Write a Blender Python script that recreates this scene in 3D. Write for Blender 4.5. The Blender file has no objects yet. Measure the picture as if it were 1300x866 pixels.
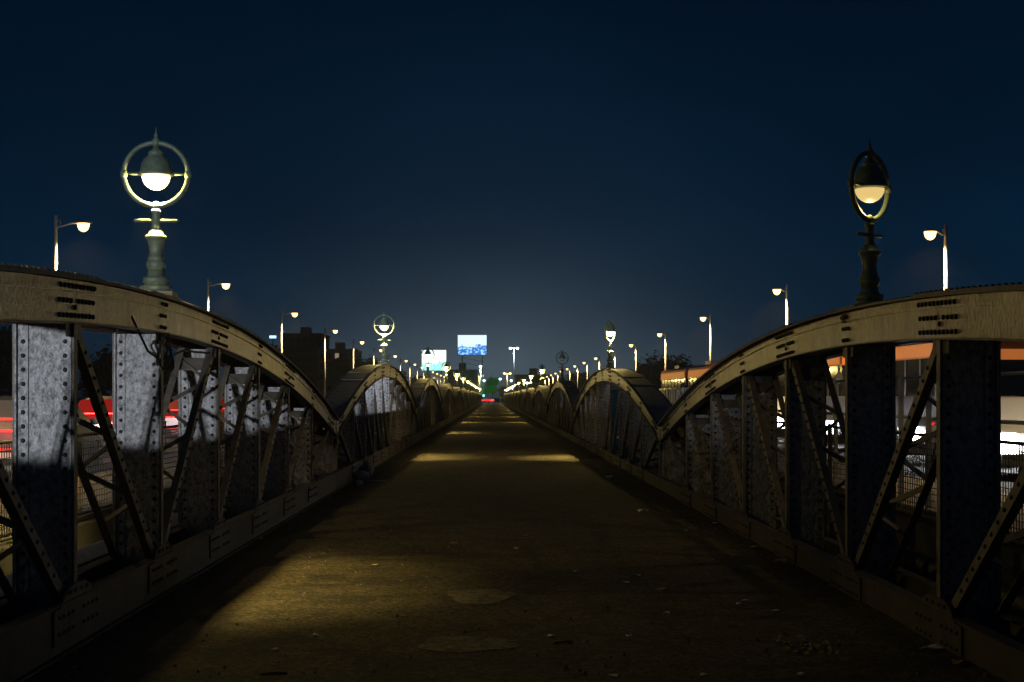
import bpy, math, random
from mathutils import Vector, Matrix
random.seed(7)
R = math.radians
scn = bpy.context.scene
C = scn.collection

# ------------------------------------------------------------------ camera
F_PX = 1854.0                       # focal length in pixels of the 1300 px wide photograph
CAM_H = 1.88
cd = bpy.data.cameras.new('camera')
cam = bpy.data.objects.new('camera', cd); C.objects.link(cam)
cam.location = (0, 0, CAM_H)
cam.rotation_euler = (R(90), 0, -math.atan(25 / F_PX))
cd.sensor_width = 36; cd.lens = 36 * F_PX / 1300
cd.shift_y = 71 / 1300
cd.clip_start = 0.1; cd.clip_end = 9000
scn.camera = cam

# ------------------------------------------------------------------ night sky
SKY = 1.0
w = bpy.data.worlds.new('World'); scn.world = w; w.use_nodes = True
nt = w.node_tree; N = nt.nodes; L = nt.links
N.clear()
out = N.new('ShaderNodeOutputWorld'); bg = N.new('ShaderNodeBackground')
tc = N.new('ShaderNodeTexCoord'); sp = N.new('ShaderNodeSeparateXYZ')
L.new(tc.outputs['Generated'], sp.inputs[0])
def wm(op, a, b=None, c=None):
    n = N.new('ShaderNodeMath'); n.operation = op
    for i, v in enumerate((a, b, c)):
        if v is None: continue
        if isinstance(v, (int, float)): n.inputs[i].default_value = v
        else: L.new(v, n.inputs[i])
    return n.outputs[0]
ramp = N.new('ShaderNodeValToRGB'); L.new(sp.outputs[2], ramp.inputs[0])
e = ramp.color_ramp.elements
e[0].position = 0.0; e[0].color = (0.0042, 0.0140, 0.0280, 1)
e[1].position = 0.30; e[1].color = (0.0003, 0.0042, 0.0128, 1)
for p, c in ((0.06, (0.0020, 0.0125, 0.0290, 1)), (0.13, (0.0008, 0.0100, 0.0270, 1)), (0.2, (0.0005, 0.0074, 0.0205, 1))):
    q = e.new(p); q.color = c
# glow of the city beyond the far end of the bridge
gx = wm('MULTIPLY', wm('MULTIPLY', sp.outputs[0], sp.outputs[0]), -55.0)
gz = wm('MULTIPLY', wm('MAXIMUM', sp.outputs[2], 0.0), -25.0)
g = wm('EXPONENT', wm('ADD', gx, gz))
cl = N.new('ShaderNodeTexNoise'); cl.inputs['Scale'].default_value = 3.2; cl.inputs['Detail'].default_value = 4; cl.inputs['Roughness'].default_value = 0.5
cmp_ = N.new('ShaderNodeMapping'); cmp_.inputs['Scale'].default_value = (1.0, 1.0, 2.2); L.new(tc.outputs['Generated'], cmp_.inputs[0]); L.new(cmp_.outputs[0], cl.inputs[0])
cloud = wm('MULTIPLY_ADD', cl.outputs[0], 1.1, 0.45)      # thin uneven night cloud
g = wm('MULTIPLY', g, cloud)
front = wm('GREATER_THAN', sp.outputs[1], 0.0)
g = wm('MULTIPLY', g, front)
gc = N.new('ShaderNodeMix'); gc.data_type = 'RGBA'; gc.blend_type = 'ADD'
gc.inputs[0].default_value = 1.0
gl = N.new('ShaderNodeVectorMath'); gl.operation = 'SCALE'
gl.inputs[0].default_value = (0.120, 0.165, 0.195); L.new(g, gl.inputs['Scale'])
rs = N.new('ShaderNodeVectorMath'); rs.operation = 'SCALE'; L.new(ramp.outputs[0], rs.inputs[0]); L.new(cloud, rs.inputs['Scale'])
L.new(rs.outputs[0], gc.inputs[6]); L.new(gl.outputs[0], gc.inputs[7])
L.new(gc.outputs[2], bg.inputs[0]); bg.inputs[1].default_value = SKY
L.new(bg.outputs[0], out.inputs[0])

vs = scn.view_settings
vs.view_transform = 'Standard'; vs.look = 'None'; vs.gamma = 1; vs.exposure = 0.0; vs.use_curve_mapping = False
scn.render.engine = 'CYCLES'
cy = scn.cycles
cy.use_denoising = True
cy.sample_clamp_indirect = 2.0
cy.max_bounces = 4; cy.diffuse_bounces = 3; cy.glossy_bounces = 2; cy.transmission_bounces = 3; cy.volume_bounces = 0
cy.caustics_reflective = False; cy.caustics_refractive = False
cy.use_light_tree = True

# light powers
P_RING = 140.0         # ornate arch lamps (W)
P_STREET = 3000.0     # road lamps (W)
P_PLATE = 21000.0     # bus headlights behind the camera
P_RING_DOWN = 3300.0   # the downward beam of the same lamps
P_DIM = 6.0          # the failing lamp on the nearest right arch
WARM = (1.0, 0.74, 0.22)
WARM2 = (1.0, 0.69, 0.28)

# ------------------------------------------------------------------ materials
def mat(name, col, rough=0.6, metal=0.0, var=0.35, scale=6.0, bump=0.0, bscale=60.0, spots=None, sscale=3.0, sth=0.55, stretch=None, spec=0.5, soft=0.08):
    m = bpy.data.materials.new(name); m.use_nodes = True
    t = m.node_tree; n = t.nodes; l = t.links
    b = n['Principled BSDF']; b.inputs['Roughness'].default_value = rough; b.inputs['Metallic'].default_value = metal
    b.inputs['Specular IOR Level'].default_value = spec
    co = n.new('ShaderNodeTexCoord'); src = co.outputs['Object']
    if stretch:
        mp = n.new('ShaderNodeMapping'); mp.inputs['Scale'].default_value = stretch
        l.new(src, mp.inputs[0]); src = mp.outputs[0]
    nz = n.new('ShaderNodeTexNoise'); nz.inputs['Scale'].default_value = scale; nz.inputs['Detail'].default_value = 8
    nz.inputs['Roughness'].default_value = 0.65
    l.new(src, nz.inputs[0])
    cr = n.new('ShaderNodeValToRGB'); l.new(nz.outputs[0], cr.inputs[0])
    e = cr.color_ramp.elements
    e[0].position = 0.3; e[0].color = tuple(c * (1 - var) for c in col) + (1,)
    e[1].position = 0.7; e[1].color = tuple(min(1, c * (1 + var)) for c in col) + (1,)
    last = cr.outputs[0]
    if spots:
        n2 = n.new('ShaderNodeTexNoise'); n2.inputs['Scale'].default_value = sscale; n2.inputs['Detail'].default_value = 10
        n2.inputs['Roughness'].default_value = 0.7
        l.new(src, n2.inputs[0])
        c2 = n.new('ShaderNodeValToRGB'); l.new(n2.outputs[0], c2.inputs[0])
        c2.color_ramp.elements[0].position = sth; c2.color_ramp.elements[1].position = sth + soft
        mx = n.new('ShaderNodeMix'); mx.data_type = 'RGBA'
        l.new(c2.outputs[0], mx.inputs[0]); l.new(last, mx.inputs[6]); mx.inputs[7].default_value = tuple(spots) + (1,)
        last = mx.outputs[2]
    l.new(last, b.inputs['Base Color'])
    if bump:
        n3 = n.new('ShaderNodeTexNoise'); n3.inputs['Scale'].default_value = bscale; n3.inputs['Detail'].default_value = 6
        l.new(src, n3.inputs[0])
        bp = n.new('ShaderNodeBump'); bp.inputs['Strength'].default_value = bump; bp.inputs['Distance'].default_value = 0.02
        l.new(n3.outputs[0], bp.inputs['Height']); l.new(bp.outputs[0], b.inputs['Normal'])
    return m
def emit(name, col, s, base=None):
    m = bpy.data.materials.new(name); m.use_nodes = True
    b = m.node_tree.nodes['Principled BSDF']
    b.inputs['Base Color'].default_value = tuple(base or (0.6, 0.6, 0.6)) + (1,)
    b.inputs['Emission Color'].default_value = tuple(col) + (1,)
    b.inputs['Emission Strength'].default_value = s
    return m
def glossy(name, col, rough=0.15, spec=0.5):
    m = bpy.data.materials.new(name); m.use_nodes = True
    b = m.node_tree.nodes['Principled BSDF']
    b.inputs['Base Color'].default_value = tuple(col) + (1,); b.inputs['Roughness'].default_value = rough
    b.inputs['Specular IOR Level'].default_value = spec
    return m

M = {}
M['steel'] = mat('weathered_steel_paint', (0.19, 0.172, 0.145), 0.52, 0, 0.4, 5, 0.35, 45, (0.05, 0.035, 0.024), 2.2, 0.56)
M['web'] = mat('arch_web_paint', (0.27, 0.245, 0.195), 0.36, 0.6, 0.50, 16, 0.6, 38, (0.11, 0.088, 0.062), 4, 0.50, (1, 0.8, 0.5), soft=0.2)
M['steel_dark'] = mat('dark_steel_paint', (0.05, 0.046, 0.04), 0.5, 0, 0.4, 6, 0.3, 50, (0.06, 0.04, 0.028), 3, 0.56)
M['plate'] = mat('silver_plate_paint', (0.40, 0.41, 0.43), 0.50, 0.45, 0.35, 45, 1.0, 30, (0.12, 0.12, 0.125), 20, 0.46, (1, 1, 0.7), soft=0.2)
M['kerb'] = mat('kerb_beam_paint', (0.062, 0.057, 0.047), 0.6, 0, 0.4, 4, 0.35, 40, (0.045, 0.034, 0.024), 2.4, 0.54, (1, 1, 0.5))
M['rivet'] = mat('rivet_shade_black', (0.03, 0.028, 0.026), 0.5, 0, 0.3, 20)  # near black holds the shadow on the rivet sides
M['cover'] = mat('cover_plate_paint', (0.21, 0.195, 0.155), 0.66, 0, 0.35, 3, 0.3, 40, (0.11, 0.085, 0.06), 2.0, 0.58)
M['asphalt'] = mat('old_asphalt', (0.062, 0.050, 0.029), 0.88, 0, 0.35, 3.0, 0.9, 55, (0.032, 0.027, 0.021), 0.9, 0.52, spec=0.25)
def grain(m, lo, hi, bscale):
    """coarse stones and binder over the large-scale colour, with cracks"""
    t = m.node_tree; n = t.nodes; l = t.links; b = n['Principled BSDF']
    src = b.inputs['Base Color'].links[0].from_socket
    co = n.new('ShaderNodeTexCoord')
    vo = n.new('ShaderNodeTexVoronoi'); vo.inputs['Scale'].default_value = 38; l.new(co.outputs['Object'], vo.inputs['Vector'])
    hs = n.new('ShaderNodeSeparateColor'); l.new(vo.outputs['Color'], hs.inputs[0])
    mr = n.new('ShaderNodeMapRange'); l.new(hs.outputs[0], mr.inputs[0]); mr.inputs[3].default_value = lo; mr.inputs[4].default_value = hi
    nz = n.new('ShaderNodeTexNoise'); nz.inputs['Scale'].default_value = 14; nz.inputs['Detail'].default_value = 9; nz.inputs['Roughness'].default_value = 0.8; l.new(co.outputs['Object'], nz.inputs[0])
    m2 = n.new('ShaderNodeMapRange'); l.new(nz.outputs[0], m2.inputs[0]); m2.inputs[1].default_value = 0.3; m2.inputs[2].default_value = 0.7; m2.inputs[3].default_value = 0.45; m2.inputs[4].default_value = 1.55
    mu = n.new('ShaderNodeMath'); mu.operation = 'MULTIPLY'; l.new(mr.outputs[0], mu.inputs[0]); l.new(m2.outputs[0], mu.inputs[1])
    cr = n.new('ShaderNodeTexVoronoi'); cr.feature = 'DISTANCE_TO_EDGE'; cr.inputs['Scale'].default_value = 0.42
    wp = n.new('ShaderNodeVectorMath'); wp.operation = 'MULTIPLY_ADD'; l.new(nz.outputs['Color'], wp.inputs[0]); wp.inputs[1].default_value = (0.5,0.5,0.5); l.new(co.outputs['Object'], wp.inputs[2])
    l.new(wp.outputs[0], cr.inputs['Vector'])
    m3 = n.new('ShaderNodeMapRange'); l.new(cr.outputs['Distance'], m3.inputs[0]); m3.inputs[1].default_value = 0.0; m3.inputs[2].default_value = 0.012; m3.inputs[3].default_value = 0.35; m3.inputs[4].default_value = 1.0
    m4 = n.new('ShaderNodeMath'); m4.operation = 'MULTIPLY'; l.new(mu.outputs[0], m4.inputs[0]); l.new(m3.outputs[0], m4.inputs[1])
    sc = n.new('ShaderNodeVectorMath'); sc.operation = 'SCALE'; l.new(src, sc.inputs[0]); l.new(m4.outputs[0], sc.inputs['Scale'])
    l.new(sc.outputs[0], b.inputs['Base Color'])
    bp = n.new('ShaderNodeBump'); bp.inputs['Strength'].default_value = 0.9; bp.inputs['Distance'].default_value = 0.012
    l.new(hs.outputs[1], bp.inputs['Height'])
    old = b.inputs['Normal'].links[0].from_socket; l.new(old, bp.inputs['Normal']); l.new(bp.outputs[0], b.inputs['Normal'])
grain(M['asphalt'], 0.3, 2.1, 60)
M['patch'] = mat('cement_patch', (0.16, 0.14, 0.105), 0.9, 0, 0.35, 6, 0.7, 60, (0.06, 0.05, 0.04), 4, 0.55, spec=0.2)
grain(M['patch'], 0.6, 1.4, 60)
M['road'] = mat('road_asphalt', (0.060, 0.058, 0.054), 0.85, 0, 0.3, 2, 0.4, 50)
M['path'] = mat('lit_road_edge', (0.40, 0.36, 0.28), 0.85, 0, 0.25, 2, 0.3, 30)  # pale colour stands in for lamplight on the road edge
M['concrete'] = mat('weathered_concrete', (0.34, 0.31, 0.26), 0.85, 0, 0.25, 3, 0.3, 40, (0.2, 0.18, 0.15), 2, 0.58)
M['lamp_green'] = mat('lamp_green_paint', (0.125, 0.175, 0.135), 0.42, 0, 0.3, 12, 0.25, 50, (0.07, 0.075, 0.055), 9, 0.58)
M['galv'] = mat('galvanised_pole', (0.55, 0.55, 0.52), 0.45, 0.2, 0.12, 5)
M['housing'] = mat('lamp_housing', (0.22, 0.22, 0.22), 0.5, 0, 0.1, 5)
M['wire'] = mat('dark_wire', (0.06, 0.055, 0.05), 0.6, 0, 0.2, 10)
M['white_paint'] = mat('white_rail_paint', (0.72, 0.73, 0.74), 0.5, 0, 0.12, 6)
M['bark'] = mat('bark', (0.07, 0.05, 0.035), 0.9, 0, 0.3, 8, 0.5, 30)
M['leaf'] = mat('foliage', (0.05, 0.085, 0.03), 0.7, 0, 0.5, 0.6)
M['water'] = glossy('river_water', (0.01, 0.015, 0.02), 0.12)
M['soil'] = mat('dark_soil', (0.06, 0.05, 0.04), 0.95, 0, 0.3, 0.05)
M['glass'] = glossy('dark_glass', (0.015, 0.017, 0.02), 0.08)
M['rubber'] = mat('tyre_rubber', (0.02, 0.02, 0.02), 0.85, 0, 0.2, 10)
M['rim'] = mat('wheel_rim', (0.45, 0.45, 0.46), 0.35, 0.7, 0.1, 10)
M['tail_red_car'] = glossy('tail_glow_car_paint', (0.20, 0.008, 0.006), 0.25)  # red body colour stands in for the streaked glow of tail lamps
M['silver_car'] = glossy('silver_car_paint', (0.5, 0.5, 0.52), 0.3)
M['white_car'] = glossy('white_car_paint', (0.78, 0.78, 0.77), 0.3)
M['grey_car'] = glossy('grey_car_paint', (0.14, 0.145, 0.15), 0.3)
M['bus_orange'] = glossy('bus_orange_paint', (0.62, 0.17, 0.035), 0.4)
M['bus_grey'] = glossy('bus_grey_paint', (0.09, 0.10, 0.125), 0.4)
M['bumper'] = mat('black_plastic', (0.03, 0.03, 0.03), 0.7, 0, 0.1, 10)
M['tail'] = emit('tail_lamp_red', (1.0, 0.015, 0.01), 5.0, (0.4, 0.01, 0.01))
M['tail_soft'] = emit('tail_lamp_dim', (1.0, 0.02, 0.015), 1.4, (0.4, 0.01, 0.01))
M['head'] = emit('headlamp_white', (0.95, 0.97, 1.0), 40.0)
M['amber'] = emit('amber_glow', (1.0, 0.30, 0.06), 0.34, (0.5, 0.15, 0.03))  # steady amber glow; on roof bands it stands in for a light trail
M['head_soft'] = emit('bus_sign_glow', (0.9, 0.95, 1.0), 3.0)
M['bulb'] = emit('ring_lamp_bowl_lit', (1.0, 0.82, 0.42), 6.0, (0.8, 0.8, 0.75))
M['bulb_dim'] = emit('ring_lamp_bowl_dim', (1.0, 0.70, 0.25), 0.80, (0.05, 0.05, 0.04))
M['bulb_off'] = mat('ring_lamp_bowl_off', (0.5, 0.5, 0.48), 0.35, 0, 0.05, 5)
M['lens'] = emit('road_lamp_lens', (1.0, 0.60, 0.19), 4.5, (0.8, 0.8, 0.75))
M['cool'] = emit('cool_white_lamp', (0.75, 0.9, 1.0), 9.0)
M['cyan'] = emit('cyan_lamp', (0.25, 0.9, 1.0), 5.0)
M['paper'] = mat('litter_paper', (0.78, 0.76, 0.70), 0.8, 0, 0.1, 20)
M['dryleaf'] = mat('dry_leaf', (0.42, 0.24, 0.07), 0.8, 0, 0.3, 30)
M['greenleaf'] = mat('wilted_leaf', (0.22, 0.24, 0.07), 0.8, 0, 0.3, 30)
M['stone'] = mat('pale_stone', (0.30, 0.28, 0.24), 0.9, 0, 0.3, 9, 0.5, 20)
M['cloth'] = mat('dirty_cloth', (0.42, 0.39, 0.33), 0.9, 0, 0.25, 7, 0.5, 18)
M['grit'] = mat('pale_grit', (0.26, 0.24, 0.2), 0.9, 0, 0.4, 30)
M['tarp'] = mat('blue_tarpaulin', (0.06, 0.26, 0.48), 0.45, 0, 0.25, 6, 0.5, 9)
M['bld_dark'] = mat('building_dark_render', (0.03, 0.03, 0.032), 0.9, 0, 0.2, 0.4)
M['bld_pale'] = mat('building_pale_render', (0.09, 0.09, 0.085), 0.9, 0, 0.2, 0.4)
M['brick_wall'] = mat('brick_red_render', (0.25, 0.11, 0.07), 0.9, 0, 0.25, 1.0)
M['win_lit'] = emit('window_lit', (1.0, 0.8, 0.5), 0.25)
M['sign_blue'] = emit('small_blue_sign', (0.3, 0.6, 1.0), 3.0)

# ------------------------------------------------------------------ mesh helpers
class MB:
    def __init__(s): s.v = []; s.f = []; s.sm = []
    def quadbox(s, c):            # 8 corners: bottom 4 ccw, top 4 ccw
        o = len(s.v); s.v += [tuple(p) for p in c]
        for f in ((3,2,1,0),(4,5,6,7),(0,1,5,4),(1,2,6,5),(2,3,7,6),(3,0,4,7)):
            s.f.append(tuple(o+i for i in f)); s.sm.append(False)
        return s
    def box(s, x0, x1, y0, y1, z0, z1):
        return s.quadbox([(x0,y0,z0),(x1,y0,z0),(x1,y1,z0),(x0,y1,z0),(x0,y0,z1),(x1,y0,z1),(x1,y1,z1),(x0,y1,z1)])
    def bar(s, p, q, w, h, up=(0,0,1)):   # w along side, h along up
        p = Vector(p); q = Vector(q); d = (q-p).normalized(); up = Vector(up)
        sd = d.cross(up)
        if sd.length < 1e-4: sd = d.cross(Vector((1,0,0)))
        sd.normalize(); u = sd.cross(d).normalized()
        a = sd*w/2; b = u*h/2
        return s.quadbox([p-a-b, p+a-b, q+a-b, q-a-b, p-a+b, p+a+b, q+a+b, q-a+b])
    def tube(s, pts, r, n=8, cap=True, closed=False):
        pts = [Vector(p) for p in pts]; o = len(s.v); m = len(pts)
        rr = r if isinstance(r, (list, tuple)) else [r]*m
        prev = None
        for i, p in enumerate(pts):
            if closed: t = pts[(i+1) % m]-pts[i-1]
            else: t = pts[min(i+1, m-1)]-pts[max(i-1, 0)]
            t.normalize()
            if prev is None:
                a = t.cross(Vector((0,0,1)))
                if a.length < 1e-3: a = t.cross(Vector((1,0,0)))
            else: a = prev - t*prev.dot(t)
            a.normalize(); prev = a; b = t.cross(a)
            for k in range(n):
                an = 2*math.pi*k/n
                s.v.append(tuple(p + (a*math.cos(an)+b*math.sin(an))*rr[i]))
        for i in range(m if closed else m-1):
            j = (i+1) % m
            for k in range(n):
                k2 = (k+1) % n
                s.f.append((o+i*n+k, o+i*n+k2, o+j*n+k2, o+j*n+k)); s.sm.append(True)
        if cap and not closed:
            s.f.append(tuple(o+k for k in range(n-1, -1, -1))); s.sm.append(False)
            s.f.append(tuple(o+(m-1)*n+k for k in range(n))); s.sm.append(False)
        return s
    def lathe(s, prof, n=16, c=(0,0,0)):
        o = len(s.v)
        for r, z in prof:
            for k in range(n):
                a = 2*math.pi*k/n
                s.v.append((c[0]+r*math.cos(a), c[1]+r*math.sin(a), c[2]+z))
        for i in range(len(prof)-1):
            for k in range(n):
                k2 = (k+1) % n
                s.f.append((o+i*n+k, o+i*n+k2, o+(i+1)*n+k2, o+(i+1)*n+k)); s.sm.append(True)
        s.f.append(tuple(o+k for k in range(n-1,-1,-1))); s.sm.append(False)
        s.f.append(tuple(o+(len(prof)-1)*n+k for k in range(n))); s.sm.append(False)
        return s
    def rivet(s, p, nrm, r=0.021, h=0.02):
        p = Vector(p); nrm = Vector(nrm); a = nrm.orthogonal().normalized(); b = nrm.cross(a)
        o = len(s.v); n = 7
        for rr, hh in ((r, 0), (r*0.78, h*0.7)):
            for k in range(n):
                t = 2*math.pi*k/n
                s.v.append(tuple(p+(a*math.cos(t)+b*math.sin(t))*rr+nrm*hh))
        s.v.append(tuple(p+nrm*h))
        for k in range(n):
            k2 = (k+1) % n
            s.f.append((o+k, o+k2, o+n+k2, o+n+k)); s.sm.append(True)
            s.f.append((o+n+k, o+n+k2, o+2*n)); s.sm.append(True)
        return s
    def poly(s, pts):
        o = len(s.v); s.v += [tuple(p) for p in pts]; s.f.append(tuple(range(o, o+len(pts)))); s.sm.append(False); return s
    def sweep(s, pts, u0, u1, n0, n1):
        """rectangle u0..u1 (x) by n0..n1 (along the normal of the y-z path)"""
        o = len(s.v); m = len(pts)
        for i, (y, z) in enumerate(pts):
            a = pts[max(i-1,0)]; b = pts[min(i+1,m-1)]
            t = Vector((0, b[0]-a[0], b[1]-a[1])).normalized(); nn = Vector((0, -t.z, t.y))
            k = 1.0
            for (u, n_) in ((u0,n0),(u1,n0),(u1,n1),(u0,n1)):
                s.v.append((u, y+nn.y*n_, z+nn.z*n_))
        for i in range(m-1):
            for k in range(4):
                k2 = (k+1) % 4
                s.f.append((o+i*4+k, o+i*4+k2, o+(i+1)*4+k2, o+(i+1)*4+k)); s.sm.append(False)
        s.f.append((o+3,o+2,o+1,o)); s.sm.append(False)
        q = o+(m-1)*4
        s.f.append((q,q+1,q+2,q+3)); s.sm.append(False)
        return s
    def mesh(s, name, m):
        me = bpy.data.meshes.new(name); me.from_pydata(s.v, [], s.f); me.update()
        me.polygons.foreach_set('use_smooth', s.sm)
        me.materials.append(m); return me
    def build(s, name, m, parent=None, bevel=0):
        o = bpy.data.objects.new(name, s.mesh(name, m)); C.objects.link(o)
        if parent: o.parent = parent
        return o
def tag(o, label=None, cat=None, group=None, kind=None):
    if label: o['label'] = label
    if cat: o['category'] = cat
    if group: o['group'] = group
    if kind: o['kind'] = kind
    return o
def empty(name, loc=(0,0,0), rz=0):
    o = bpy.data.objects.new(name, None); C.objects.link(o); o.location = loc; o.rotation_euler = (0,0,rz)
    o.empty_display_size = 0.1
    return o
def copy_tree(o, parent=None, skip=()):
    c = o.copy(); C.objects.link(c); c.parent = parent
    for ch in list(o.children):
        if ch.name.split('.')[0] in skip: continue
        copy_tree(ch, c, skip)
    return c
def bulb(kind, loc, power, col, parent, rot=None, **kw):
    ld = bpy.data.lights.new('bulb', kind); ld.energy = power; ld.color = col
    for k, v in kw.items(): setattr(ld, k, v)
    o = bpy.data.objects.new('bulb', ld); C.objects.link(o); o.location = loc
    if rot: o.rotation_euler = rot
    o.parent = parent
    return o
ORD = ['first', 'second', 'third', 'fourth', 'fifth', 'sixth', 'seventh', 'eighth', 'ninth', 'tenth', 'eleventh', 'twelfth', 'thirteenth', 'fourteenth', 'fifteenth', 'sixteenth', 'seventeenth', 'eighteenth', 'nineteenth', 'twentieth']

# ------------------------------------------------------------------ ground, water, decks
SPAN = 31.0; D1 = 29.5; NSPAN = 14
XL, XR, W = 3.15, 3.40, 0.47
ZR = -0.12                                      # the right truss sits a little lower
END = D1 + SPAN * (NSPAN - 1)
ROADZ = 0.40
tag(MB().box(-4000, 4000, -800, 6000, -9.5, -9.0).build('ground', M['soil']), kind='structure')
tag(MB().box(-1500, 1500, -60, END-6, -8.9, -8.6).build('river_water', M['water']), kind='structure')
tag(MB().box(-1500, 1500, END+0.5, 2500, -9.2, -0.06).build('far_bank', M['soil']), kind='structure')
deck = tag(MB().box(-XL-0.02, XR+0.02, -40, END, -0.4, 0).build('bridge_deck', M['asphalt']), kind='structure')
tag(MB().box(-9, 9, END+0.6, 900, -0.05, -0.004).build('far_road', M['road']), kind='structure')
tag(MB().box(-14.9, -4.75, -90, END+60, -0.2, ROADZ).build('left_road', M['road']), kind='structure')
tag(MB().box(5.0, 15.6, -90, END+60, -0.2, ROADZ).build('right_road', M['road']), kind='structure')
tag(MB().box(-7.0, -4.97, -90, END+60, ROADZ-0.1, ROADZ+0.13).build('left_lit_edge', M['path']), kind='structure')  # pale strip added to brighten the lamplit road behind the mesh
tag(MB().box(5.2, 7.2, -90, END+60, ROADZ-0.1, ROADZ+0.13).build('right_lit_edge', M['path']), kind='structure')  # same added pale strip, brightening the right road edge
def disc(px, py, rx, ry, ph):
    D = CAM_H*F_PX/(py-504); X = (px-625)/F_PX*D
    mb = MB(); pts = []
    n = 26
    for k in range(n):
        a = 2*math.pi*k/n; j = 1+0.10*math.sin(3*a+ph)+0.06*math.sin(5*a+2*ph)
        pts.append((X+rx*j*math.cos(a), D+ry*j*math.sin(a)))
    mb.poly([(x, y, 0.004) for x, y in pts])
    for k in range(n):
        (x0, y0), (x1, y1) = pts[k], pts[(k+1) % n]
        mb.poly([(x0-0.02*(X-x0), y0, -0.01), (x1, y1, -0.01), (x1, y1, 0.004), (x0, y0, 0.004)])
    return mb
for a in ((610, 757, 0.31, 0.52, 0.3), (592, 818, 0.38, 0.36, 1.7)):
    o = disc(*a).build('cement_patch', M['patch'], deck)

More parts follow.
